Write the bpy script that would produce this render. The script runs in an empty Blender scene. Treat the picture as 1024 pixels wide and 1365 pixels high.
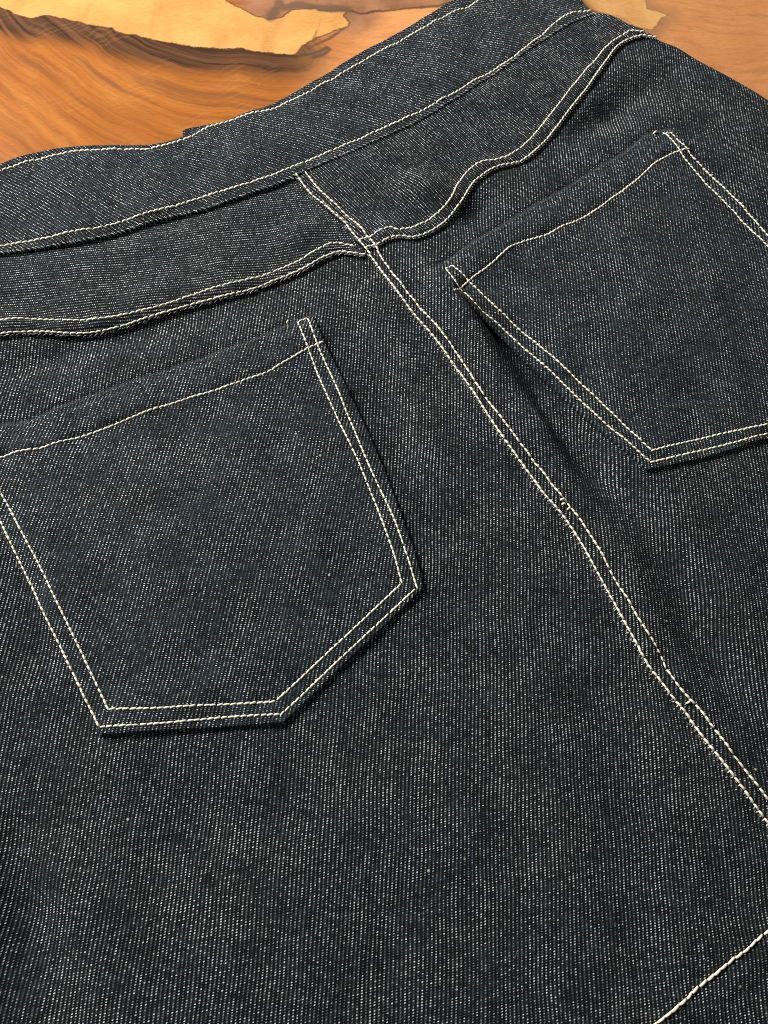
import bpy, math, random
import numpy as np
from mathutils import Matrix
random.seed(7); RNG = np.random.default_rng(11)
sc = bpy.context.scene

# ------------------------------------------------------------------ camera
F, W, HH = 1025.0, 1024, 1365            # focal length and frame in photo pixels
TILT, ROLL, CAMZ = math.radians(22), math.radians(5), 0.325
Rx = Matrix.Rotation(TILT, 3, 'X'); Rz = Matrix.Rotation(ROLL, 3, 'Z')
ROT = Rx @ Rz
cam = bpy.data.cameras.new('camera'); camo = bpy.data.objects.new('camera', cam)
sc.collection.objects.link(camo)
m4 = ROT.to_4x4(); m4.translation = (0, 0, CAMZ); camo.matrix_world = m4
cam.sensor_fit = 'VERTICAL'; cam.sensor_height = 24; cam.lens = 24 * F / HH
cam.clip_start = 0.01; cam.clip_end = 50
cam.dof.use_dof = True; cam.dof.focus_distance = 0.34; cam.dof.aperture_fstop = 20
sc.camera = camo

# ------------------------------------------------------------------ light
wd = bpy.data.worlds.new('World'); sc.world = wd; wd.use_nodes = True
wd.node_tree.nodes['Background'].inputs[0].default_value = (0.92, 0.96, 1.0, 1)
wd.node_tree.nodes['Background'].inputs[1].default_value = 0.095
def area(name, loc, target, size, energy, col):
    l = bpy.data.lights.new(name, 'AREA'); l.shape = 'RECTANGLE'; l.size, l.size_y = size
    l.energy = energy; l.color = col
    o = bpy.data.objects.new(name, l); sc.collection.objects.link(o); o.location = loc
    d = Matrix.Translation(target).translation - o.location
    o.rotation_euler = d.to_track_quat('-Z', 'Y').to_euler(); return o
area('window_light', (-1.02, 0.80, 0.72), (0, 0.15, 0), (0.42, 0.40), 43, (1.0, 0.985, 0.96))
area('ceiling_light', (0.5, -0.1, 1.9), (0, 0.15, 0), (0.7, 0.7), 2.6, (1.0, 0.93, 0.84))
sc.view_settings.view_transform = 'Standard'; sc.view_settings.look = 'None'
sc.view_settings.exposure = 0.0; sc.view_settings.gamma = 1.0
sc.cycles.pixel_filter_type = 'BLACKMAN_HARRIS'; sc.cycles.filter_width = 0.85
sc.cycles.use_denoising = False

# ------------------------------------------------------------------ tracing helpers
RT = np.array(ROT)
def ray(p):
    p = np.atleast_2d(np.asarray(p, float))
    d = np.stack([(p[:, 0] - W / 2) / F, -(p[:, 1] - HH / 2) / F, -np.ones(len(p))], 1)
    return d @ RT.T
def flat(p, z=0.0):
    d = ray(p); t = (z - CAMZ) / d[:, 2]
    return d[:, :2] * t[:, None]
def smooth(a, b, x):
    t = np.clip((x - a) / (b - a), 0, 1); return t * t * (3 - 2 * t)

_ws = []
for k in range(14):
    a = RNG.uniform(0, 2 * math.pi); wl = RNG.uniform(.045, .14)
    _ws.append((math.cos(a) * 2 * math.pi / wl, math.sin(a) * 2 * math.pi / wl, RNG.uniform(0, 6.28), wl / .14))
_w1 = []
for k in range(16):
    a = RNG.uniform(0, 2 * math.pi); wl = RNG.uniform(.020, .044)
    _w1.append((math.cos(a) * 2 * math.pi / wl, math.sin(a) * 2 * math.pi / wl, RNG.uniform(0, 6.28), wl / .044))
_w2 = []
for k in range(16):
    a = RNG.uniform(0, 2 * math.pi); wl = RNG.uniform(.010, .028)
    _w2.append((math.cos(a) * 2 * math.pi / wl, math.sin(a) * 2 * math.pi / wl, RNG.uniform(0, 6.28), wl / .028))
def waves(ws, x, y):
    s = 0
    for kx, ky, ph, am in ws: s = s + am * np.sin(kx * x + ky * y + ph)
    return s / math.sqrt(len(ws))

# folds and puffs of the cloth: (pixel, along-pixel, length m, width m, height m)
BUMPS = [((560, 362), (672, 505), .032, .0070, .0058), ((675, 505), (790, 680), .034, .0084, .0052),
         ((800, 690), (880, 830), .030, .010, .0022),
         
         ((555, 235), (585, 285), .014, .012, .0034), ((500, 265), (470, 215), .012, .010, .0016),
         ((655, 262), (610, 320), .014, .0075, -.0026), ((700, 160), (640, 200), .016, .012, -.0010),
         ((425, 312), (380, 330), .014, .010, .0018), ((230, 345), (150, 360), .025, .014, -.0010),
                  ((300, 690), (280, 760), .040, .034, .0016), ((880, 420), (900, 470), .040, .036, .0016),
         ((0, 500), (350, 402), .085, .009, -.0020), ((690, 480), (805, 660), .048, .012, -.0042), ((470, 420), (600, 790), .060, .011, -.0022), ((640, 430), (880, 800), .060, .010, -.0016), ((745, 205), (900, 95), .045, .010, -.0036), ((330, 270), (120, 330), .05, .007, -.0012), ((930, 250), (1060, 400), .04, .008, -.0012), ((870, 740), (985, 930), .045, .010, -.0028), ((-50, 1320), (-100, 1080), .050, .017, .0050), ((-30, 900), (-80, 760), .040, .014, .0030), ((20, 760), (90, 930), .05, .008, -.0012), ((60, 1260), (20, 1170), .034, .011, -.0050), ((110, 1300), (80, 1200), .030, .012, .0014),
         ((640, 720), (700, 830), .030, .012, -.0012), ((760, 870), (830, 990), .030, .012, -.0014),
         ((900, 840), (960, 900), .020, .010, -.0014), ((960, 760), (1010, 860), .022, .012, .0016),
         ((520, 470), (560, 560), .030, .012, .0011), ((200, 1090), (420, 1110), .050, .018, -.0007)]
VALLEY = [((645, 410), (728, 510), .030, .0064, -.0064), ((735, 535), (815, 650), .030, .0085, -.0042)]
BB, VB = [], []
for p, q, L, w, h in BUMPS:
    a, b = flat([p, q], .006); d = (b - a) / np.linalg.norm(b - a); BB.append((*(a + b).tolist(), d, L, w, h))
for p, q, L, w, h in VALLEY:
    a, b = flat([p, q], .006); d = (b - a) / np.linalg.norm(b - a); VB.append((*(a + b).tolist(), d, L, w, h))
BASE = 0.0092
def bumps(B, x, y):
    z = 0
    for ax, ay, d, L, w, h in B:
        dx, dy = x - ax / 2, y - ay / 2
        u = dx * d[0] + dy * d[1]; v = -dx * d[1] + dy * d[0]
        z = z + 1.5 * h * np.exp(-(u / L) ** 2 - (v / w) ** 2)
    return z
def Hflat(x, y): return BASE + .0009 * waves(_ws, x, y) + .00055 * waves(_w1, x, y) + bumps(BB, x, y)
def Hsmooth(x, y): return np.maximum(Hflat(x, y) + bumps(VB, x, y), .0008)
def ov(off, x, y): return off(x, y) if callable(off) else off
# dents raster (stitch tension)
GX0, GY0, GR = -.42, -.30, .0004
GN = (int(.90 / GR), int(1.05 / GR))
DENT = np.zeros(GN, np.float32)
def dent(x, y):
    fx = np.clip((x - GX0) / GR, 0, GN[0] - 2.001); fy = np.clip((y - GY0) / GR, 0, GN[1] - 2.001)
    i = fx.astype(int); j = fy.astype(int); u = fx - i; v = fy - j
    return (DENT[i, j] * (1 - u) * (1 - v) + DENT[i + 1, j] * u * (1 - v) + DENT[i, j + 1] * (1 - u) * v + DENT[i + 1, j + 1] * u * v)
def splat(P, amp, r):
    n = int(3 * r / GR) + 1
    di, dj = np.meshgrid(np.arange(-n, n + 1), np.arange(-n, n + 1), indexing='ij')
    ci = ((P[:, 0] - GX0) / GR).round().astype(int); cj = ((P[:, 1] - GY0) / GR).round().astype(int)
    ok = (ci > n) & (ci < GN[0] - n - 1) & (cj > n) & (cj < GN[1] - n - 1); ci, cj, P = ci[ok], cj[ok], P[ok]
    for a, b in zip(di.ravel(), dj.ravel()):
        dx = (ci + a) * GR + GX0 - P[:, 0]; dy = (cj + b) * GR + GY0 - P[:, 1]
        np.minimum.at(DENT, (ci + a, cj + b), (-amp * np.exp(-(dx * dx + dy * dy) / (r * r))).astype(np.float32))
def world(p, off=0.0):
    """photo pixels -> points (x, y) on the cloth"""
    d = ray(p); z = np.full(len(d), BASE + (0 if callable(off) else off))
    for _ in range(12):
        t = (z - CAMZ) / d[:, 2]; q = d[:, :2] * t[:, None]; z = .5 * z + .5 * (Hsmooth(q[:, 0], q[:, 1]) + ov(off, q[:, 0], q[:, 1]))
    return q
def spline(P, step=.0005, corner=33):
    """Catmull-Rom through points, kept sharp at corners, even spacing"""
    P = np.asarray(P, float); n = len(P); out = []
    T = np.zeros((n, 2, 2))
    for i in range(n):
        a = P[i] - P[i - 1] if i else P[1] - P[0]; b = P[i + 1] - P[i] if i < n - 1 else a
        la, lb = np.linalg.norm(a), np.linalg.norm(b); ua, ub = a / la, b / lb
        if math.degrees(math.acos(np.clip(ua @ ub, -1, 1))) > corner: T[i] = ua, ub
        else:
            t = ua * lb + ub * la; t /= np.linalg.norm(t); T[i] = t, t
    for i in range(n - 1):
        L = np.linalg.norm(P[i + 1] - P[i]); k = max(2, int(L / step)); t = np.linspace(0, 1, k, endpoint=False)[:, None]
        h = (2*t**3-3*t**2+1)*P[i] + (t**3-2*t**2+t)*T[i, 1]*L + (-2*t**3+3*t**2)*P[i+1] + (t**3-t**2)*T[i+1, 0]*L
        out.append(h)
    return np.vstack(out + [P[-1:]])
def arclen(P):
    return np.concatenate([[0], np.cumsum(np.linalg.norm(np.diff(P, axis=0), axis=1))])
def at(P, s):
    a = arclen(P); return np.stack([np.interp(s, a, P[:, 0]), np.interp(s, a, P[:, 1])], 1)
def offset(P, d):
    t = np.gradient(P, axis=0)
    k = 9; ker = np.ones(k) / k
    t = np.stack([np.convolve(np.pad(t[:, i], k // 2, mode='edge'), ker, 'valid') for i in (0, 1)], 1)
    t /= np.linalg.norm(t, axis=1)[:, None]
    return P + d * np.stack([-t[:, 1], t[:, 0]], 1)      # +d = to the left of travel
def extend(P, head=0.0, tail=0.0):
    Q = P
    if head: Q = np.vstack([P[0] + (P[0] - P[min(20, len(P)-1)]) / np.linalg.norm(P[0] - P[min(20, len(P)-1)]) * head, Q])
    if tail: Q = np.vstack([Q, P[-1] + (P[-1] - P[-min(20, len(P))]) / np.linalg.norm(P[-1] - P[-min(20, len(P))]) * tail])
    a = arclen(Q); return at(Q, np.linspace(0, a[-1], max(4, int(a[-1] / .0005))))

# ------------------------------------------------------------------ node helpers and materials
class NT:
    def __init__(s, name):
        s.m = bpy.data.materials.new(name); s.m.use_nodes = True; s.t = s.m.node_tree
        s.b = s.t.nodes['Principled BSDF']
    def n(s, typ, **kw):
        nd = s.t.nodes.new(typ)
        for k, v in kw.items():
            if k.startswith('i_'):
                nd.inputs[int(k[2:]) if k[2:].isdigit() else k[2:]].default_value = v
            else: setattr(nd, k, v)
        return nd
    def l(s, a, b): s.t.links.new(a, b)
    def math(s, op, a, b=None, c=None, clamp=False):
        nd = s.n('ShaderNodeMath', operation=op, use_clamp=clamp)
        for i, v in enumerate((a, b, c)):
            if v is None: continue
            if hasattr(v, 'links'): s.l(v, nd.inputs[i])
            else: nd.inputs[i].default_value = v
        return nd.outputs[0]
    def vec(s, op, a, b=None):
        nd = s.n('ShaderNodeVectorMath', operation=op)
        for i, v in enumerate((a, b)):
            if v is None: continue
            if hasattr(v, 'links'): s.l(v, nd.inputs[i])
            else: nd.inputs[i].default_value = v
        return nd.outputs[1] if op in ('LENGTH', 'DISTANCE', 'DOT_PRODUCT') else nd.outputs[0]
    def noise(s, co, scale, detail=2.0, rough=.5):
        nd = s.n('ShaderNodeTexNoise'); nd.inputs['Scale'].default_value = scale
        nd.inputs['Detail'].default_value = detail; nd.inputs['Roughness'].default_value = rough
        s.l(co, nd.inputs['Vector']); return nd.outputs[0]
    def step(s, x, a, b, lo=0.0, hi=1.0):
        nd = s.n('ShaderNodeMapRange', interpolation_type='SMOOTHSTEP'); s.l(x, nd.inputs[0])
        for i, v in ((1, a), (2, b), (3, lo), (4, hi)): nd.inputs[i].default_value = v
        return nd.outputs[0]
    def mix(s, f, a, b, blend='MIX'):
        nd = s.n('ShaderNodeMix', data_type='RGBA', blend_type=blend)
        for i, v in ((0, f), (6, a), (7, b)):
            if hasattr(v, 'links'): s.l(v, nd.inputs[i])
            else: nd.inputs[i].default_value = v if not isinstance(v, tuple) else (*v, 1)[:4]
        return nd.outputs[2]
    def comb(s, x, y):
        nd = s.n('ShaderNodeCombineXYZ')
        for i, v in enumerate((x, y)):
            if hasattr(v, 'links'): s.l(v, nd.inputs[i])
            else: nd.inputs[i].default_value = v
        return nd.outputs[0]

PITCH_U, PITCH_V = 1.50, 0.88            # twill wale spacing and yarn spacing, mm
def denim(name, f0, f1, fuzz):
    s = NT(name)
    uv = s.n('ShaderNodeUVMap', uv_map='UVMap').outputs[0]          # 1 unit = 1 mm of cloth
    wob = s.n('ShaderNodeTexNoise', i_Scale=.030, i_Detail=1.0); s.l(uv, wob.inputs['Vector'])
    wv = s.vec('SCALE', s.vec('SUBTRACT', wob.outputs[1], (.5, .5, .5))); wv.node.inputs[3].default_value = 2.2
    wob2 = s.n('ShaderNodeTexNoise', i_Scale=.9, i_Detail=1.0); s.l(uv, wob2.inputs['Vector'])
    wv2 = s.vec('SCALE', s.vec('SUBTRACT', wob2.outputs[1], (.5, .5, .5))); wv2.node.inputs[3].default_value = .30
    p = s.vec('ADD', s.vec('ADD', uv, wv), wv2)
    sx = s.n('ShaderNodeSeparateXYZ'); s.l(p, sx.inputs[0])
    i = s.math('DIVIDE', sx.outputs[0], PITCH_U)
    j = s.math('ADD', s.math('DIVIDE', sx.outputs[1], PITCH_V), s.math('MULTIPLY', i, .42))
    q = s.comb(i, j)
    cell = s.vec('FLOOR', q); fr = s.vec('SUBTRACT', s.vec('FRACTION', q), (.5, .5, .5))
    wn = s.n('ShaderNodeTexWhiteNoise', noise_dimensions='2D'); s.l(cell, wn.inputs['Vector'])
    rnd = wn.outputs[0]
    fs = s.n('ShaderNodeSeparateXYZ'); s.l(fr, fs.inputs[0])
    dx = s.math('MULTIPLY', fs.outputs[0], 1.0); dy = fs.outputs[1]
    # dots where the pale weft shows between the dark warp floats
    r2 = s.math('ADD', s.math('POWER', s.math('DIVIDE', s.math('ABSOLUTE', dx), .235), 2.0), s.math('POWER', s.math('DIVIDE', s.math('ABSOLUTE', dy), .29), 2.0))
    dot = s.step(r2, 1.25, .15)
    wale = s.step(s.math('ABSOLUTE', dx), .36, .10)
    # brightness of each dot: mostly dim, a few bright
    wc = s.n('ShaderNodeTexWhiteNoise', noise_dimensions='1D'); s.l(s.math('FLOOR', i), wc.inputs['W'])
    br = s.math('MULTIPLY', s.math('POWER', rnd, 2.3), s.step(wc.outputs[0], 0, 1, .65, 1.3))
    # patches where surface fuzz hides the weave
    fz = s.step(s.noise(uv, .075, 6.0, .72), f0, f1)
    fine = s.noise(uv, 1.7, 3.0, .7)
    fib = s.noise(uv, .55, 3.0, .6)
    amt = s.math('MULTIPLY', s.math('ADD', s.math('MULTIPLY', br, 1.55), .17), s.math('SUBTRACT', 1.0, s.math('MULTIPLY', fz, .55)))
    amt = s.math('MULTIPLY', amt, s.math('MULTIPLY', s.step(fib, .28, .64, .30, 1.35), s.step(s.noise(uv, .048, 5.0, .62), .32, .66, .45, 1.25)))  # cloudy patches dim the dots: nap, plus soft shading put into the colour
    wst = s.math('MULTIPLY', wale, s.math('MULTIPLY', s.step(s.noise(uv, .30, 2.0), .40, .65), .065))
    a = s.math('MAXIMUM', s.math('MULTIPLY', dot, amt), wst, clamp=True)
    tone = s.step(s.noise(uv, .022, 3.0, .55), .30, .72)
    warp = s.mix(fz, s.mix(tone, (.0028, .0036, .0047), (.0050, .0055, .0061)), fuzz)
    warp = s.mix(s.step(fine, .35, .75, 0, .32), warp, (.023, .026, .029))
    weft = s.mix(tone, (.54, .58, .60), (.60, .61, .57))
    col = s.mix(a, warp, weft)
    # lint
    vo = s.n('ShaderNodeTexVoronoi', i_Scale=.07); s.l(s.vec('ADD', uv, s.vec('SCALE', wv)), vo.inputs['Vector'])
    lint = s.math('MULTIPLY', s.step(vo.outputs['Distance'], .050, .022), s.step(s.n('ShaderNodeSeparateColor').outputs[0], 0, 1))
    sep = [n for n in s.t.nodes if n.bl_idname == 'ShaderNodeSeparateColor'][0]; s.l(vo.outputs['Color'], sep.inputs[0])
    rng = [n for n in s.t.nodes if n.bl_idname == 'ShaderNodeMapRange'][-1]
    rng.inputs[1].default_value, rng.inputs[2].default_value = .72, .95
    col = s.mix(s.math('MULTIPLY', lint, .85), col, (.50, .48, .38))
    s.l(col, s.b.inputs['Base Color'])
    s.b.inputs['Roughness'].default_value = .9; s.b.inputs['Specular IOR Level'].default_value = .05
    s.b.inputs['Sheen Weight'].default_value = .025; s.b.inputs['Sheen Roughness'].default_value = .5
    s.b.inputs['Sheen Tint'].default_value = (.8, .88, 1, 1)
    hgt = s.math('ADD', s.math('MULTIPLY', s.math('SUBTRACT', wale, dot), .5), s.math('MULTIPLY', fine, .7))
    bp = s.n('ShaderNodeBump'); bp.inputs['Strength'].default_value = .55; bp.inputs['Distance'].default_value = .00022
    s.l(hgt, bp.inputs['Height']); s.l(bp.outputs[0], s.b.inputs['Normal'])
    return s.m
def thread_mat(name, c0, c1, rough=.75):
    s = NT(name)
    g = s.n('ShaderNodeNewGeometry'); r = g.outputs['Random Per Island']
    tc = s.n('ShaderNodeTexCoord').outputs['Object']
    f = s.noise(tc, 2600, 2.0)
    col = s.mix(r, c0, c1); col = s.mix(s.step(f, .3, .7, .0, .28), col, tuple(x * .62 for x in c0))
    s.l(col, s.b.inputs['Base Color']); s.b.inputs['Roughness'].default_value = rough
    s.b.inputs['Specular IOR Level'].default_value = .2
    bp = s.n('ShaderNodeBump'); bp.inputs['Strength'].default_value = .5; bp.inputs['Distance'].default_value = .0001
    s.l(f, bp.inputs['Height']); s.l(bp.outputs[0], s.b.inputs['Normal'])
    return s.m
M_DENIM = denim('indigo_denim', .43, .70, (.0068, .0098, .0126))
M_POCKET = denim('indigo_denim_napped', .36, .66, (.0112, .0158, .0200))  # heavier nap; the pockets' lighter shading is partly put into this colour too
M_THREAD = thread_mat('cream_thread', (.93, .86, .69), (.84, .76, .58))
M_WEFT = thread_mat('pale_weft_yarn', (.62, .62, .58), (.16, .165, .17), .9)
M_FUZZ = thread_mat('grey_fuzz', (.22, .235, .25), (.06, .068, .076), .95)

# ------------------------------------------------------------------ objects
def link(name, verts, faces, mat, parent=None, uv=None, smooth_=True):
    me = bpy.data.meshes.new(name); verts = np.asarray(verts, np.float32); faces = np.asarray(faces, np.int32)
    me.vertices.add(len(verts)); me.vertices.foreach_set('co', verts.ravel())
    k = faces.shape[1]; me.loops.add(faces.size); me.loops.foreach_set('vertex_index', faces.ravel())
    me.polygons.add(len(faces)); me.polygons.foreach_set('loop_start', np.arange(0, faces.size, k, dtype=np.int32))
    me.update(calc_edges=True)
    if uv is not None:
        l = me.uv_layers.new(name='UVMap'); l.data.foreach_set('uv', np.asarray(uv, np.float32)[faces.ravel()].ravel())
    me.polygons.foreach_set('use_smooth', np.full(len(faces), smooth_)); me.materials.append(mat)
    o = bpy.data.objects.new(name, me); sc.collection.objects.link(o)
    if parent: o.parent = parent
    return o
skirt = bpy.data.objects.new('denim_skirt', None); sc.collection.objects.link(skirt)
skirt['label'] = 'dark indigo denim skirt with cream topstitching lying back side up on the wooden table'
skirt['category'] = 'skirt'

# ---- traced lines (photo pixels) -------------------------------------------------
WB_TOP = [(-140, 262), (-60, 238), (0, 216), (25, 206), (65, 197), (100, 192.5), (150, 191), (200, 190), (220, 187), (245, 179), (270, 170), (321, 155), (356, 144), (380, 132), (401, 120), (440, 99), (462, 85), (512, 57), (562, 27), (607, 1), (660, -28), (728, -64)]
WB_STT = [(-140, 274), (-60, 249), (0, 228), (50, 212), (100, 201), (150, 199), (200, 197.5), (240, 187.5), (280, 170), (370, 142.5), (440, 107.5), (512, 66), (577, 30), (637, 1), (690, -30), (735, -56)]
WB_STB = [(-140, 352), (-60, 340), (0, 327), (65, 316), (140, 301), (200, 283), (260, 266), (330, 244), (380, 226), (450, 197), (512, 170), (572, 142), (632, 107), (682, 77), (722, 47), (747, 25), (767, 16), (789, 14)]
WB_BOT = [(-140, 364), (-60, 351), (0, 338.5), (62, 330), (103, 323), (160, 311), (220, 292), (300, 270), (390, 237), (450, 210), (512, 183), (577, 151), (632, 116), (677, 87), (722, 56), (762, 31), (787, 21), (797, 18)]
YK_UL = [(-170, 446), (-80, 434), (0, 428), (31, 425), (59, 426.2), (100, 427.6), (130, 426), (160, 421), (220, 406), (270, 389), (320, 375), (370, 360), (403, 345), (423, 333), (437, 327), (450, 324.5), (474, 328)]
YK_LL = [(-170, 462), (-80, 450), (0, 444.7), (31, 441.5), (59, 442), (90, 444), (119, 443.5), (141, 440), (160, 435), (210, 419), (270, 402), (320, 389), (370, 372), (409, 355), (435, 341), (452, 335.6), (470, 337), (486, 338)]
YK_UR = [(478, 320), (491, 316), (505, 308), (521, 303), (530, 306), (547, 303.5), (572, 292), (597, 270), (614, 240), (637, 218), (667, 212), (702, 190), (732, 155), (762, 117), (792, 82), (822, 52), (839, 41), (860, 42)]
YK_LR = [(487, 329), (501, 326), (517, 317.6), (534, 314), (548, 316), (562, 313), (587, 300), (612, 272), (637, 237), (662, 222), (692, 215), (722, 192), (752, 155), (782, 117), (807, 82), (832, 55), (857, 46), (876, 50)]
CB_L = [(394.6, 233.7), (403, 246), (417, 263), (431, 274), (446, 287), (460, 299), (468, 310), (477.7, 321.6), (491, 337), (512, 365), (542, 405), (577, 447), (612, 495), (647, 547), (682, 598), (697.6, 620), (715, 643.4), (727, 660), (740, 674), (755, 692.7), (767, 711), (792, 754), (817, 800), (842, 845), (867, 890), (882, 909), (897, 929), (915, 951), (934, 978), (966, 1018), (1003, 1068), (1024, 1097), (1093, 1192), (1125, 1232)]
CB_R = [(407, 231), (419, 247), (433, 264), (448, 276), (462, 289), (476, 301), (489, 316), (499, 327), (512, 349), (547, 395), (582, 435), (612, 475), (642, 522), (672, 563), (707, 609), (725.7, 631.7), (742, 653.5), (757, 671.6), (769, 688), (792, 722), (822, 775), (852, 825), (882, 875), (894, 901), (909, 921.5), (931, 944.6), (949, 969), (981.5, 1011), (1021.5, 1063), (1105, 1178), (1138, 1218)]
HEM_ST = [(1500, 850), (1300, 1018), (1150, 1138), (1080, 1193), (1024, 1239), (982, 1275), (927, 1319), (872, 1365), (700, 1510), (450, 1720), (150, 1960)]
SIL = [(873, 50), (879, 55), (907, 67), (945, 89), (990, 115), (1018, 131), (1060, 157), (1150, 218), (1300, 330), (1480, 470), (1680, 660)]
PL_TOP = [(-52, 586), (0, 566), (31, 562.6), (51, 555), (70, 546), (150, 517), (280, 473), (350, 447), (395, 427), (417, 419)]
PL_R = [(417, 419), (432, 451), (448, 484), (467, 523), (480, 550), (512, 622), (540.6, 698), (556, 741), (566, 784)]
PL_B = [(132.5, 981), (240, 974), (378, 965), (496, 852), (566, 784)]
PL_L = [(-52, 586), (0, 706), (55, 816), (100, 906), (132.5, 981)]
PR_TOP = [(586, 352), (618, 331), (687, 289), (777, 236), (832, 203), (870, 176), (896, 171)]
PR_L = [(586, 352), (607, 386), (672, 450), (722, 500), (792, 565), (864, 627)]
PR_R = [(896, 171), (960, 235), (1014, 295), (1110, 395), (1230, 520)]
PR_B = [(864, 627), (937, 611), (1024, 585), (1085, 567), (1230, 520)]
HEM_L = [(-44, 626), (0, 608.7), (25, 602), (50, 598), (100, 584), (141, 570), (160, 562), (240, 535), (300, 515), (350, 499), (380, 482), (410, 465), (432, 455)]
HEM_R = [(606, 386), (626, 373), (648, 357), (669, 339), (682, 329), (727, 312), (767, 295), (812, 267), (852, 237), (877, 215), (897, 204), (919, 200)]
LIN = [(-30, 590), (0, 655), (15, 682), (60, 768), (105, 862), (144, 945), (200, 944), (260, 940.5), (320, 938), (367, 935), (458.6, 850), (536, 777), (525, 737), (512, 700), (480, 620), (447, 550), (426, 503.5), (412.5, 468), (397, 429), (410.5, 424)]
LOUT = [(-42, 592), (-20, 650), (0, 693), (45, 788), (90, 882), (132, 969), (200, 965), (300, 956), (375, 952), (484, 850), (556, 783), (544.5, 745), (529, 700), (492, 620), (463, 550), (442, 500), (424, 460.5), (410.5, 424)]
RIN = [(594, 360), (602, 354), (626, 375), (658, 406), (685, 431), (732, 471), (802, 536), (869, 601), (922, 587), (977, 575), (1024, 565), (1085, 548), (1205, 508), (1100, 408), (1010, 314), (996, 300), (960, 262), (908, 205), (885, 178), (892, 177)]
ROUT = [(594, 360), (611, 380.5), (642, 412), (665.5, 433), (712, 475), (792, 550), (868, 616), (927, 602), (977, 590), (1024, 577), (1085, 560), (1220, 516), (1110, 404), (1024, 313), (1011, 299), (960, 245), (917, 203), (892, 177)]

O_BL, O_BR, O_YL, O_YR, O_WB = 0.0, .0011, .0013, .0022, .0027
O_PL = .0018
def O_PR(x, y): return .0029 + np.maximum(Hflat(x, y), .0008) - Hsmooth(x, y)      # the pocket bridges the dip beside the seam
def tr(px, off=0.0): return spline(world(px, off))
wbT, wbB = tr(WB_TOP, O_WB), tr(WB_BOT, O_WB)
wbSt, wbSb = tr(WB_STT, O_WB), tr(WB_STB, O_WB)
yUL, yLL, yUR, yLR = tr(YK_UL, O_YL), tr(YK_LL, O_YL), tr(YK_UR, O_YR), tr(YK_LR, O_YR)
cbL, cbR = tr(CB_L, O_BR), tr(CB_R, O_BR)
hemS = tr(HEM_ST, 0)
pl = {k: tr(v, O_PL) for k, v in dict(hem=HEM_L, inn=LIN, out=LOUT).items()}
pr = {k: tr(v, O_PR) for k, v in dict(hem=HEM_R, inn=RIN, out=ROUT).items()}
for c in (wbSt, wbSb, yUL, yLL, yUR, yLR, cbL, cbR, hemS, *pl.values(), *pr.values()):
    splat(c[::2], .00030, .0008)
RAISE = np.zeros(GN, np.float32); PUCK = np.zeros(GN, np.float32)
def kern(P, r, cut, fn):
    n = int(cut * r / GR) + 1
    di, dj = np.meshgrid(np.arange(-n, n + 1), np.arange(-n, n + 1), indexing='ij')
    ci = ((P[:, 0] - GX0) / GR).round().astype(int); cj = ((P[:, 1] - GY0) / GR).round().astype(int)
    ok = (ci > n) & (ci < GN[0] - n - 1) & (cj > n) & (cj < GN[1] - n - 1); ci, cj, P = ci[ok], cj[ok], P[ok]
    for a, b in zip(di.ravel(), dj.ravel()):
        dx = (ci + a) * GR + GX0 - P[:, 0]; dy = (cj + b) * GR + GY0 - P[:, 1]; fn(ci + a, cj + b, (dx * dx + dy * dy) / (r * r), ok)
def ridge(P, amp, r): kern(P, r, 1.5, lambda i, j, q, ok: np.maximum.at(RAISE, (i, j), (amp * np.exp(-q * q)).astype(np.float32)))
def pucker(P, amp, r=.0032, every=.0016):
    Q = at(P, np.arange(0, arclen(P)[-1], every)); w = RNG.normal(0, 1, len(Q)); w = np.convolve(w, [.5, 1, .5], 'same') * amp
    kern(Q, r, 2.2, lambda i, j, q, ok: np.add.at(PUCK, (i, j), (w[ok] * np.exp(-q)).astype(np.float32)))
def inset(A, B, f, n=300):
    a = at(A, np.linspace(0, arclen(A)[-1], n)); b = at(B, np.linspace(0, arclen(B)[-1], n)); return a * (1 - f) + b * f
ridge(inset(cbL, cbR, .35), .0008, .0046)
ridge(inset(yUL, yLL, .45), .0005, .0044); ridge(inset(yUR, yLR, .45), .0005, .0044)
for c in (cbL, cbR): pucker(c, .00016)
for c in (yUL, yLL, yUR, yLR): pucker(c, .00009)
for c in (wbSt, wbSb): pucker(c, .00010)
for d in (pl, pr):
    pucker(d['hem'], .00012); pucker(d['inn'], .00008); pucker(d['out'], .00008)
pucker(hemS, .00012)
groove_top = []
for P_, H_, o_ in ((PL_TOP, pl['hem'], O_PL), (PR_TOP, pr['hem'], O_PR)):
    t_ = spline(world(P_, o_), corner=30)
    groove_top.append(offset(t_, .0012))
    for f_ in (.35, .65): ridge(inset(t_, H_, f_), .0009, .0052)
hm = offset(hemS, .0045); hm = hm if hm[len(hm)//2][1] < hemS[len(hemS)//2][1] else offset(hemS, -.0045)
ridge(hm, .0008, .0048)
DENT += RAISE + PUCK
def Hb(x, y):
    d = dent(x, y)
    return Hsmooth(x, y) + d + .00009 * waves(_w2, x, y) * (1 + 0 * d)

# cloth pulled down right beside each folded edge
def down(P, d):
    a, b = offset(P, d), offset(P, -d); k = len(P) // 2
    return a, b, k
def groove(P, d, amp=.0009, r=.0011):
    a, b, k = down(P, d); splat((b if pick_left(a[k], b[k]) else a)[::2], amp, r)
def pick_left(a, b): return b[0] * .5 + b[1] < a[0] * .5 + a[1]
groove(cbL, .0028); groove(yLL, .0030, .0004); groove(yLR, .0030, .0004); groove(wbB, .0012, .0004)
for c in groove_top: splat(c[::2], .0009, .0013)

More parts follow.
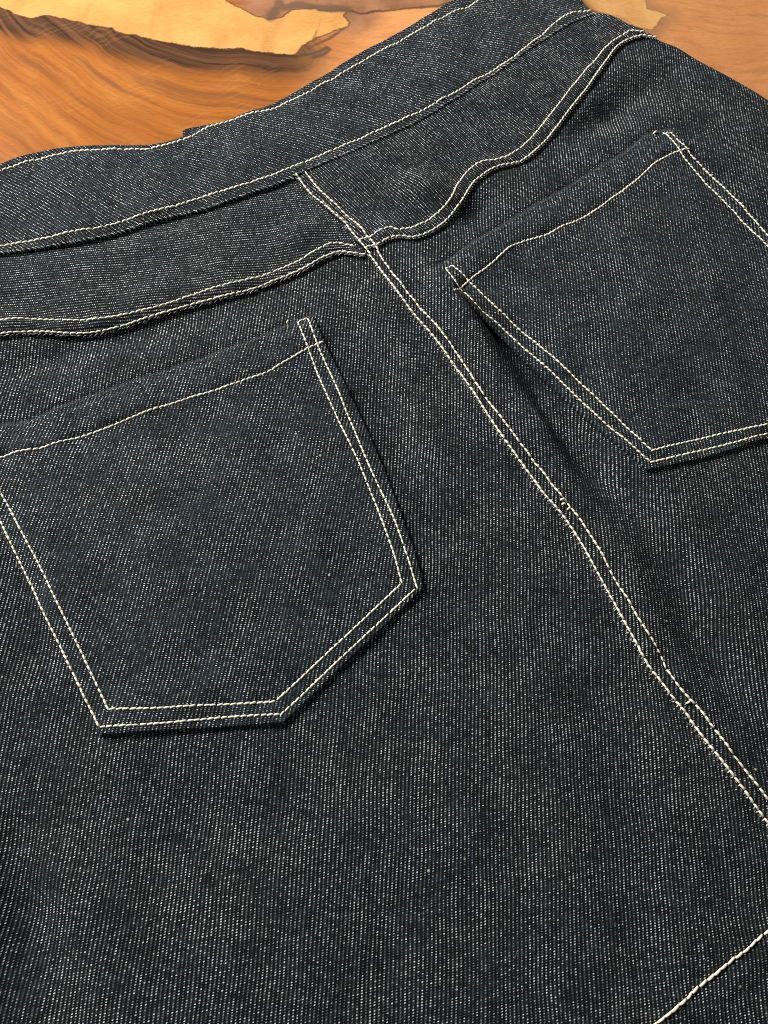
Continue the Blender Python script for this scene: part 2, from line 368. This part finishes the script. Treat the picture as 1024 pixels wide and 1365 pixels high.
# ------------------------------------------------------------------ cloth patches
def spaced(L, step, a, b, R):
    cl = R * np.array([0, .05, .14, .28, .48, .74])
    s0 = list(cl) if a else [0.0]; s1 = list(L - cl[::-1]) if b else [L]
    mid = np.linspace((R if a else step), L - (R if b else step), max(2, int((L - R) / step)))
    s = np.unique(np.concatenate([s0, mid, s1])); return s / L
def patch(name, top, bottom, left, right, off, rolls, grain, step=.0011, mat=None, parent=None, uvmode=None, extra=None):
    """curved sheet between four lines; rolls = {side: (radius, drop)} turns the cloth down at that edge"""
    lu = (arclen(top)[-1] + arclen(bottom)[-1]) / 2; lv = (arclen(left)[-1] + arclen(right)[-1]) / 2
    us = spaced(lu, step, 'left' in rolls, 'right' in rolls, max([rolls[k][0] for k in ('left', 'right') if k in rolls] or [.001]))
    vs = spaced(lv, step, 'top' in rolls, 'bottom' in rolls, max([rolls[k][0] for k in ('top', 'bottom') if k in rolls] or [.001]))
    f = lambda P, t: at(P, t * arclen(P)[-1])
    T, B, Lf, Rg = f(top, us), f(bottom, us), f(left, vs), f(right, vs)
    u = us[:, None, None]; v = vs[None, :, None]
    P = (1-v)*T[:, None] + v*B[:, None] + (1-u)*Lf[None] + u*Rg[None] - ((1-u)*(1-v)*T[0] + u*(1-v)*T[-1] + (1-u)*v*B[0] + u*v*B[-1])
    x, y = P[..., 0], P[..., 1]
    z = Hb(x, y) + ov(off, x, y)
    if extra is not None: z = z + extra(x, y, u[..., 0], v[..., 0])
    drop = np.zeros_like(z)
    for side, (R, D) in rolls.items():
        e = {'left': P[:1], 'right': P[-1:], 'top': P[:, :1], 'bottom': P[:, -1:]}[side]
        d = np.linalg.norm(P - e, axis=2) / R
        q = np.clip(1 - d, 0, 1); DD = z - .0002 if D is None else D
        drop = np.maximum(drop, DD * (1 - np.sqrt(np.clip(1 - q * q, 0, 1))))
    z = z - drop
    V = np.stack([x, y, z], 2).reshape(-1, 3)
    if uvmode == 'strip':
        a = np.radians(grain); s = (u[..., 0] * lu + 0 * x) * 1000; t = (v[..., 0] * lv + 0 * x) * 1000
        uv = np.stack([-s * math.sin(a) + t * math.cos(a), s * math.cos(a) + t * math.sin(a)], 2)
    else:
        a = np.radians(grain); ex, ey = math.cos(a), math.sin(a)      # grain = direction of the wale columns
        uv = np.stack([(-x * ey + y * ex) * 1000, (x * ex + y * ey) * 1000 + drop * 1000], 2)
    nu, nv = len(us), len(vs); idx = np.arange(nu * nv).reshape(nu, nv)
    Fq = np.stack([idx[:-1, 1:], idx[1:, 1:], idx[1:, :-1], idx[:-1, :-1]], 2).reshape(-1, 4)
    # keep faces looking up
    a0, b0, c0 = V[Fq[len(Fq)//2, 0]], V[Fq[len(Fq)//2, 1]], V[Fq[len(Fq)//2, 2]]
    if np.cross(b0 - a0, c0 - a0)[2] < 0: Fq = Fq[:, ::-1]
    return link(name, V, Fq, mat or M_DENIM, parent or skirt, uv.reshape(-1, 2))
def seg(P, p, q):
    """piece of a line between the points nearest p and q"""
    i = np.argmin(np.linalg.norm(P - p, axis=1)); j = np.argmin(np.linalg.norm(P - q, axis=1))
    return P[i:j + 1] if i <= j else P[j:i + 1][::-1]
def ln(*pts): return spline(np.array(pts))

cbE = offset(cbL, -.0014) if offset(cbL, -.0014)[200][0] < cbL[200][0] else offset(cbL, .0014)   # folded edge of the right half
iy = int(np.argmin(np.linalg.norm(cbE - world([(480, 330)])[0], axis=1)))
hemE = offset(hemS, .030); 
if hemE[len(hemE)//2][1] > hemS[len(hemS)//2][1]: hemE = offset(hemS, -.030)
# hem stitch runs right -> left; find where the seam crosses the hem edge
def cross(P, Q):
    d = np.linalg.norm(P[::3, None] - Q[None, ::3], axis=2); i, j = np.unravel_index(np.argmin(d), d.shape); return i * 3, j * 3
cbE2 = extend(cbE, 0, .06)
ci, cj = cross(cbE2, hemE)
# left half of the back
yLe = offset(yLL, -.0016) if offset(yLL, -.0016)[300][1] < yLL[300][1] else offset(yLL, .0016)
yRe = offset(yLR, -.0016) if offset(yLR, -.0016)[300][1] < yLR[300][1] else offset(yLR, .0016)
inner = cbE2 + (cbR[-1] - cbL[-1]) / np.linalg.norm(cbR[-1] - cbL[-1]) * .006
sideL0 = yLL[0] + np.array([-.004, .006]); hemL = hemE[-1]
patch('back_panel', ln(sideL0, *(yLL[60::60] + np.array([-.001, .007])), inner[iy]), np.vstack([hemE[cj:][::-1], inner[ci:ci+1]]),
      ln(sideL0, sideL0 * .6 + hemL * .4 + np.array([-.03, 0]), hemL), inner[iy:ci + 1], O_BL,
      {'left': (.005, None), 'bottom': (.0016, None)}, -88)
# right half, overlapping the left along the seam
sil = tr(SIL, -.003)
seamTop = cbE[iy]
hr = hemE[:cj + 1][::-1]
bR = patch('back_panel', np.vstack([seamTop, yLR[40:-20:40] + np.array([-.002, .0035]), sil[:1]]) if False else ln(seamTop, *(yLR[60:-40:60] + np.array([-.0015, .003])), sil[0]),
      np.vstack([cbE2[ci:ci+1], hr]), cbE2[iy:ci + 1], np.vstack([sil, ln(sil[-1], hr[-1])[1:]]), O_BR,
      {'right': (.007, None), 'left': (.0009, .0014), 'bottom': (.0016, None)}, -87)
# yokes
cbTop = cbE[:iy + 1]
wy = wbSb
ji = int(np.argmin(np.linalg.norm(wy - cbE[0], axis=1)))
patch('yoke', np.vstack([wy[:ji], (inner[0:1])]), np.vstack([yLe, inner[iy:iy+1] + (0, -.001)]), ln(wy[0], yLe[0]), inner[:iy + 1] + np.linspace(0, 1, iy+1)[:, None] * np.array([0, -.001]), O_YL,
      {'bottom': (.0009, .0016), 'left': (.005, None)}, 14.7, parent=skirt)
silY = ln(wbSb[-1] + (.001, -.0005), *world([(823, 25), (845, 37), (862, 44)], 0), yRe[-1])
patch('yoke', np.vstack([cbTop[:1], wy[ji + 2:], silY[:1]]), np.vstack([cbE[iy:iy + 1], yRe]), cbTop, silY, O_YR,
      {'left': (.0009, .0012), 'bottom': (.0009, .0014), 'right': (.005, None)}, -42, parent=skirt)
# waistband with the front half showing a little beyond it
wband = patch('waistband', wbT, wbB, ln(wbT[0], wbB[0]), ln(wbT[-1], world([(765, -20)], 0)[0], wbB[-1]), O_WB,
      {'top': (.0016, .0045), 'bottom': (.0009, .0017), 'left': (.004, None), 'right': (.005, None)}, 45, mat=M_POCKET, uvmode='strip')
i0 = int(np.argmin(np.linalg.norm(wbT - world([(243, 180)], O_WB)[0], axis=1)))
f0 = spline(world([(242, 174.5), (247, 171.5), (268, 167), (298, 160.5), (321, 151.5), (356, 140.5), (380, 129), (401, 117), (440, 94.5), (462, 80), (512, 53), (562, 24), (607, -2), (660, -31), (728, -67)], -.001))
patch('waistband_facing', f0, wbT[i0:] + np.array([.001, -.004]), ln(f0[0], wbT[i0] + np.array([.001, -.004])), ln(f0[-1], wbT[-1] + np.array([.001, -.004])), -.0005,
      {'top': (.0012, None), 'left': (.0008, None)}, 45, uvmode='strip')
# pockets
def pocket(T, L, B, R, off, grain, lab):
    t, l, b, r = (spline(world(k, off), corner=30) for k in (T, L, B, R))
    o = patch('patch_pocket', t, b, l, r, off, {'left': (.0008, .0021), 'right': (.0008, .0021), 'bottom': (.0008, .0021), 'top': (.0015, .0026)}, grain, step=.0010, mat=M_POCKET)
    o['label'] = lab; return o
pkL = pocket(PL_TOP, PL_L, PL_B, PL_R, O_PL, -95, 'five sided patch pocket on the left half of the back')
pkR = pocket(PR_TOP, PR_L, PR_B, PR_R, O_PR, -85, 'five sided patch pocket on the right half of the back')

# ------------------------------------------------------------------ stitching
def strokes(name, P, off, mat, parent, pitch, fill, r, lift=.00024, sink=.00020, ang=0.0, shift=0.0, twist=.00010, jit=.06, rough=0):
    L = arclen(P)[-1]; n = max(1, int(L / pitch)); s = (np.arange(n) + .5) * L / n + RNG.normal(0, jit * pitch, n)
    c = at(P, s); e = at(P, s + .0004) - at(P, s - .0004); e /= np.linalg.norm(e, axis=1)[:, None]
    nn = np.stack([-e[:, 1], e[:, 0]], 1); c = c + nn * shift
    a = ang + RNG.normal(0, .05 + rough, n)
    d = e * np.cos(a)[:, None] + nn * np.sin(a)[:, None]; w = np.stack([-d[:, 1], d[:, 0]], 1)
    ln_ = pitch * fill * (1 + RNG.normal(0, .05 + rough, n)) if True else 0
    rr = r * (1 + RNG.normal(0, .07 + rough, n))
    ts = np.array([-.5, -.42, -.25, 0, .25, .42, .5]); prof = np.array([.55, .85, 1, 1.04, 1, .85, .55])
    K = 7; al = np.arange(K) * 2 * math.pi / K
    V = np.zeros((n, len(ts), K, 3))
    for k, (t, pf) in enumerate(zip(ts, prof)):
        q = c + d * (t * ln_)[:, None] + w * (twist * t * 2)
        z0 = Hb(q[:, 0], q[:, 1]) + ov(off, q[:, 0], q[:, 1]) - sink + (lift + sink) * (1 - (2 * abs(t)) ** 2.5)
        for m, aa in enumerate(al):
            V[:, k, m, :2] = q + w * (rr * pf * math.cos(aa))[:, None]; V[:, k, m, 2] = z0 + rr * pf * .8 * math.sin(aa)
    V = V.reshape(n, -1, 3)
    f = []
    for k in range(len(ts) - 1):
        for m in range(K): f.append((k*K+m, k*K+(m+1) % K, (k+1)*K+(m+1) % K, (k+1)*K+m))
    f = np.array(f); nv = len(ts) * K
    Fq = (f[None] + (np.arange(n) * nv)[:, None, None]).reshape(-1, 4)
    return link(name, V.reshape(-1, 3), Fq, mat, parent)
def sew(P, off, parent, pitch=.0029, r=.00050, **kw):
    return strokes('topstitching', P, off, M_THREAD, parent, pitch, 1.0, r, **kw)
sew(wbSt, O_WB, wband, r=.00056); sew(wbSb, O_WB, wband, r=.00056)
yokes = [o for o in skirt.children if o.name.startswith('yoke')]; panels = [o for o in skirt.children if o.name.startswith('back_panel')]
sew(yUL, O_YL, yokes[0]); sew(yLL, O_YL, yokes[0]); sew(yUR, O_YR, yokes[1]); sew(yLR, O_YR, yokes[1])
kL = int(np.argmin(np.linalg.norm(cbL - yLR[0], axis=1))); kR = int(np.argmin(np.linalg.norm(cbR - yLR[0], axis=1)))
sew(cbL[:kL + 12], O_YR + .0003, yokes[1]); sew(cbR[:kR + 12], O_YR + .0002, yokes[1])
sew(cbL[kL + 8:], O_BR, panels[1]); sew(cbR[kR + 8:], O_BR, panels[1])
sew(hemS, O_BR * .6, panels[0], pitch=.0034, r=.00050)
for pk, d, off in ((pkL, pl, O_PL), (pkR, pr, O_PR)):
    for k in ('hem', 'inn', 'out'): sew(d[k], off, pk, pitch=.0026, r=.00044 if k != 'hem' else .00052)
def tuft(px, off, parent):
    a = spline(world(px, off)); strokes('thread_end', a, off, M_THREAD, parent, arclen(a)[-1], .95, .00050, lift=.0007)
tuft([(382, 430), (385, 426)], O_PL, pkL); tuft([(871, 178), (877, 175)], O_PR, pkR)
tuft([(913, 938), (920, 935)], O_BR, panels[1]); tuft([(746, 667), (754, 666)], O_BR, panels[1]); tuft([(748, 673), (755, 672)], O_BR, panels[1]); tuft([(755, 680), (761, 677)], O_BR, panels[1])

# pale weft floats turned over the folded edges
def floats(P, off, parent, side, pitch, length, r, ang, shift):
    strokes('fold_edge_yarn', P, off, M_WEFT, parent, pitch, length / pitch, r, lift=.00012, sink=.0003, ang=ang, shift=shift * side, jit=.12, rough=.08)
floats(wbB, O_WB - .00016, wband, 1, .0025, .0027, .00024, -.85, .0010)
floats(cbE[iy:], O_BR - .0003, panels[1], 1, .0019, .0008, .00034, .9, .0007)
floats(cbTop, O_YR - .0003, yokes[1], 1, .0019, .0008, .00028, .9, .0007)
floats(yLe, O_YL - .0002, yokes[0], 1, .0026, .0030, .00018, .22, .0005)
floats(yRe, O_YR - .0002, yokes[1], 1, .0018, .0014, .00020, -.5, .0005)

# loose fibres standing off the cloth, thickest along the folded edges
def fibres(n, pts, offs, spread, lmin, lmax, r, zmin, zmax):
    k = RNG.integers(0, len(pts), n); c = pts[k] + RNG.normal(0, spread, (n, 2)); off = offs[k]
    a = RNG.uniform(0, 2 * math.pi, n); L = RNG.uniform(lmin, lmax, n); bend = RNG.normal(0, 1.1, n)
    m = 5; ts = np.linspace(0, 1, m); P = np.zeros((n, m, 3)); x, y = c[:, 0].copy(), c[:, 1].copy()
    top = RNG.uniform(zmin, zmax, n); zb = Hb(x, y) + off
    for i, t in enumerate(ts):
        P[:, i, 0], P[:, i, 1], P[:, i, 2] = x, y, zb + top * np.sin(t * math.pi * .85)
        aa = a + bend * t; x = x + np.cos(aa) * L / m; y = y + np.sin(aa) * L / m
    T = np.gradient(P, axis=1); T /= np.linalg.norm(T, axis=2, keepdims=True) + 1e-12
    N = np.cross(T, [0, 0, 1.0]); N /= np.linalg.norm(N, axis=2, keepdims=True) + 1e-12; B = np.cross(N, T)
    V = np.zeros((n, m, 3, 3)); w = r * np.array([1, .9, .8, .6, .25])[None, :, None]
    for q in range(3): V[:, :, q] = P + w * (math.cos(q * 2.094) * N + math.sin(q * 2.094) * B)
    f = np.array([(i*3+q, i*3+(q+1) % 3, (i+1)*3+(q+1) % 3, (i+1)*3+q) for i in range(m - 1) for q in range(3)])
    return V.reshape(-1, 3), (f[None] + (np.arange(n) * m * 3)[:, None, None]).reshape(-1, 4)
plT, prT = spline(world(PL_TOP, O_PL)), spline(world(PR_TOP, O_PR))
FV, FF, nb = [], [], 0
gx = flat(np.stack([RNG.uniform(-60, 1084, 4000), RNG.uniform(60, 1400, 4000)], 1), BASE)
gx = gx[[not (polyok) for polyok in (gx[:, 1] > np.interp(gx[:, 0], wbT[:, 0], wbT[:, 1]) - .004)]]
for n, P, o, sp, l0, l1, r, z0, z1 in ((2600, gx, .0014, .001, .0015, .006, .00003, .0001, .0007), (2600, plT, O_PL - .0008, .0006, .0008, .0028, .00004, .0002, .0009),
        (2300, prT, .0022, .0006, .0008, .0028, .00004, .0002, .0009), (1400, sil, .001 - .003, .0012, .001, .003, .00003, .0003, .0012),
        (500, silY, O_YR - .002, .0012, .001, .003, .00003, .0003, .0012), (1300, wbT, O_WB - .0012, .0005, .0008, .002, .000025, .0001, .0006),
        (900, np.vstack([pl['out'], pr['out'], cbE]), .0008, .0012, .0008, .003, .00003, .0001, .0005)):
    v, f = fibres(n, P, np.full(len(P), o), sp, l0, l1, r, z0, z1); FV.append(v); FF.append(f + nb); nb += len(v)
fz = link('fuzz', np.vstack(FV), np.vstack(FF), M_FUZZ, skirt); fz['kind'] = 'stuff'

# ------------------------------------------------------------------ table
def polyd(P, X, Y):
    """distance to an open polyline"""
    best = np.full(X.shape, 9.0)
    for a, b in zip(P[:-1], P[1:]):
        d = b - a; t = np.clip(((X - a[0]) * d[0] + (Y - a[1]) * d[1]) / (d @ d), 0, 1)
        best = np.minimum(best, np.hypot(X - a[0] - t * d[0], Y - a[1] - t * d[1]))
    return best
def inside(P, X, Y):
    c = np.zeros(X.shape, bool)
    for a, b in zip(P, np.roll(P, -1, 0)):
        if a[1] == b[1]: continue
        c ^= ((a[1] > Y) != (b[1] > Y)) & (X < (b[0] - a[0]) * (Y - a[1]) / (b[1] - a[1]) + a[0])
    return c
LOW = [(-260, -90), (-120, -45), (0, 9), (18, 18), (41, 25), (59, 20), (85, 25), (126, 34), (147, 37), (161, 44), (182, 48), (205, 54), (229, 57), (258, 63), (300, 65), (323, 65), (368, 73), (395, 73)]
LOBE = LOW + [(401, 62), (417, 54), (438, 45), (462, 35), (466, 30), (459, 21), (465, 14)]
UP = [(462, 13.6), (432, 14), (407, 10.6), (389, 12), (377, 24), (362, 26), (341, 22), (323, 12), (304, 1.5), (280, -18), (230, -50), (120, -120), (-100, -260)]
RP = [(640, -200), (780, -120), (861, -20), (861, 0), (863.5, 11), (877, 15), (891, 20), (881, 24), (877, 33), (870, 40), (857, 38), (845, 36), (815, 20), (780, 10), (700, -60), (560, -150)]
LINE3 = [(465, 14), (480, 18), (500, 15), (522, 13.6), (560, 10.6), (620, 2), (700, -12), (780, -40)]
LINE4 = [(401, 73), (415, 72), (427, 68), (436, 63), (440, 66), (432, 72), (418, 76)]
LINE5 = [(462, 36), (452, 43), (438, 52), (420, 60), (410, 66)]
LINE6 = [(428, 26), (424, 38), (417, 54)]
def fl(px): return flat(px)
xs = np.unique(np.concatenate([np.linspace(-1.0, -.36, 30), np.arange(-.36, .36, .00125), np.linspace(.36, 1.0, 30)]))
ys = np.unique(np.concatenate([np.linspace(-.6, .16, 30), np.arange(.16, .62, .00125), np.linspace(.62, 1.1, 22)]))
X, Y = np.meshgrid(xs, ys, indexing='ij'); V = np.stack([X, Y, 0 * X], 2).reshape(-1, 3)
nu, nv = X.shape; idx = np.arange(nu * nv).reshape(nu, nv)
Fq = np.stack([idx[:-1, :-1], idx[1:, :-1], idx[1:, 1:], idx[:-1, 1:]], 2).reshape(-1, 4)
lobe = fl(LOBE + UP); rp = fl(RP)
def sd(P): return np.where(inside(P, X, Y), 1, -1) * polyd(np.vstack([P, P[:1]]), X, Y)
low = fl(LOW)
att = {'lobe': sd(lobe), 'patch': sd(rp)}
side = np.where(Y > np.interp(X, low[:, 0], low[:, 1]), -1, 1)
att['low'] = polyd(low, X, Y) * side                                  # + below the pale lobe
l3 = fl(LINE3); s3 = np.where(Y > np.interp(X, l3[:, 0], l3[:, 1]), 1, -1)
att['vein'] = np.minimum(polyd(l3, X, Y), 9) * s3
att['knot'] = np.minimum(np.minimum(polyd(fl(LINE4), X, Y), polyd(fl(LINE5), X, Y) + .0006), polyd(fl(LINE6), X, Y) + .0012)
att['under'] = polyd(fl([(362, 24), (368, 14), (372, 4), (378, 10), (395, 6), (430, 10), (462, 12)]), X, Y)
xr = fl([(300, 100)])[0, 0]; dl = np.maximum(0, xr - X)
att['flow'] = att['low'] + .34 * dl * dl / .12 + .05 * dl
att['along'] = X * .87 + Y * .25
table = bpy.data.objects.new('wooden_table', None); sc.collection.objects.link(table)
table['label'] = 'polished wooden table with swirling orange and dark brown grain under the denim skirt'; table['category'] = 'table'
def wood():
    s = NT('polished_figured_wood')
    A = lambda n: s.n('ShaderNodeAttribute', attribute_name=n).outputs['Fac']
    co = s.n('ShaderNodeTexCoord').outputs['Object']
    wig = s.math('MULTIPLY', s.math('SUBTRACT', s.noise(co, 95, 7.0, .68), .5), .0064)
    wig2 = s.math('MULTIPLY', s.math('SUBTRACT', s.noise(co, 13, 4.0, .6), .5), .012)
    flow3 = s.comb(s.math('MULTIPLY', A('along'), 14.0), s.math('MULTIPLY', A('flow'), 900.0)); st3 = s.noise(flow3, 1.0, 4.0, .7)
    lobe = s.math('ADD', A('lobe'), wig); pat = s.math('ADD', A('patch'), wig)
    low = s.math('ADD', A('low'), wig2); vein = s.math('ADD', A('vein'), wig)
    nz = s.n('ShaderNodeTexNoise', i_Scale=7.0, i_Detail=3.0); s.l(co, nz.inputs['Vector']); wob_ = nz.outputs[1]; wsc = s.vec('SCALE', wob_); wsc.node.inputs[3].default_value = .06
    # streaks running along the figure
    flow = s.comb(s.math('MULTIPLY', A('along'), 9.0), s.math('MULTIPLY', s.math('ADD', A('flow'), wig2), 170.0))
    st = s.noise(flow, 1.0, 5.0, .62)
    flow2 = s.comb(s.math('MULTIPLY', A('along'), 26.0), s.math('MULTIPLY', s.math('ADD', A('flow'), wig2), 60.0)); st2 = s.noise(flow2, 1.0, 4.0, .6)
    rip = s.n('ShaderNodeTexWave', wave_type='BANDS', i_Scale=75.0, i_Distortion=9.0, i_Detail=3.0); s.l(s.n('ShaderNodeMapping').outputs[0], rip.inputs[0])
    mp = [n for n in s.t.nodes if n.bl_idname == 'ShaderNodeMapping'][0]; s.l(co, mp.inputs[0]); mp.inputs['Rotation'].default_value = (0, 0, .9)
    grain = s.noise(s.vec('MULTIPLY', co, (260, 900, 1)), 1.0, 3.0, .6)
    cloud = s.noise(co, 9.0, 3.0, .55); cloud2 = s.noise(co, 34.0, 4.0, .6)
    org = s.mix(s.step(st, .20, .92), (.45, .150, .030), (.22, .062, .014))
    org = s.mix(s.step(st2, .45, .75, 0, .7), org, (.54, .215, .052))
    tan = s.mix(s.step(cloud, .35, .65), (.74, .33, .122), (.60, .24, .084))
    tan = s.mix(s.step(cloud2, .45, .7, 0, .5), tan, (.68, .31, .11))
    tst = s.noise(s.vec('MULTIPLY', s.vec('ADD', co, wsc), (26, 210, 1)), 1.0, 5.0, .65)
    tan = s.mix(s.step(tst, .42, .74, 0, .42), tan, (.33, .125, .042))
    # below the lobe: dark band fading to orange
    dk = s.mix(s.step(st, .36, .62), (.036, .020, .012), (.150, .066, .031))
    fade = s.step(s.math('ADD', s.math('ABSOLUTE', low), s.math('MULTIPLY', s.math('SUBTRACT', st, .5), .013)), .011, .027)
    left = s.mix(fade, dk, org)
    left = s.mix(s.step(st3, .42, .72, 0, .40), left, s.mix(.6, left, (.09, .03, .010)))
    band2 = s.math('MULTIPLY', s.step(low, .026, .034), s.step(low, .052, .040))
    left = s.mix(s.math('MULTIPLY', band2, s.step(st, .4, .62, 0, .55)), left, (.21, .082, .032))
    lx = s.n('ShaderNodeSeparateXYZ'); s.l(co, lx.inputs[0])
    rightish = s.step(s.math('ADD', lx.outputs[0], s.math('MULTIPLY', wig2, 2.0)), -.085, -.030)
    base = s.mix(rightish, left, tan)
    pk = s.mix(s.step(cloud2, .35, .65), (.40, .185, .095), (.25, .110, .055))
    base = s.mix(s.math('MULTIPLY', s.math('MULTIPLY', s.step(vein, -.0004, .0010), s.step(vein, .11, .05)), s.step(lx.outputs[0], -.16, -.13)), base, pk)
    base = s.mix(s.step(A('under'), .030, .014), base, pk)
    gold = s.mix(s.step(cloud2, .30, .70), (.70, .37, .115), (.60, .28, .080))
    gold = s.mix(s.step(s.noise(s.vec('MULTIPLY', co, (70, 16, 1)), 1.0, 3.0), .52, .72, 0, .55), gold, (.50, .225, .070))
    base = s.mix(s.step(lobe, -.0004, .0006), base, gold)
    base = s.mix(s.math('MULTIPLY', s.step(pat, -.014, .0), s.step(st2, .2, .7, .15, .6)), base, (.24, .130, .075))
    base = s.mix(s.step(pat, -.0004, .0006), base, s.mix(s.step(cloud2, .35, .7), (.72, .39, .14), (.60, .29, .095)))
    for d, w, c, a in ((s.math('ABSOLUTE', lobe), .0009, (.06, .034, .020), .6), (s.math('ABSOLUTE', pat), .0008, (.16, .080, .040), .4),
                       (s.math('ABSOLUTE', vein), .0014, (.070, .042, .026), .8), (s.math('ADD', A('knot'), s.math('MULTIPLY', wig, .5)), .0022, (.10, .062, .040), .85),
                       (s.math('ADD', A('under'), wig), .0050, (.115, .078, .050), .75)):
        if d.node.operation == 'ABSOLUTE' and a == .8: f = s.math('MULTIPLY', s.step(d, w, w * .3, 0, a), s.step(lx.outputs[0], -.16, -.13))
        else: f = s.step(d, w, w * .25, 0, a)
        base = s.mix(f, base, c)
    base = s.mix(s.step(grain, .40, .72, 0, .34), base, s.mix(.5, base, (.10, .04, .015)))
    base = s.mix(s.math('MULTIPLY', s.step(rip.outputs[1], .5, .9), s.step(cloud2, .5, .65, 0, .06)), base, (.75, .40, .16))  # ripple sheen of the figure, put into the colour as faint pale bands
    s.l(base, s.b.inputs['Base Color']); s.b.inputs['Roughness'].default_value = .24
    s.b.inputs['Specular IOR Level'].default_value = .14
    bp = s.n('ShaderNodeBump'); bp.inputs['Strength'].default_value = .25; bp.inputs['Distance'].default_value = .0001
    s.l(grain, bp.inputs['Height']); s.l(bp.outputs[0], s.b.inputs['Normal'])
    return s.m
top = link('table_top', V, Fq, wood(), table)
for k, v in att.items():
    a = top.data.attributes.new(k, 'FLOAT', 'POINT'); a.data.foreach_set('value', v.astype(np.float32).ravel())
sol = top.modifiers.new('slab', 'SOLIDIFY'); sol.thickness = .035; sol.offset = -1
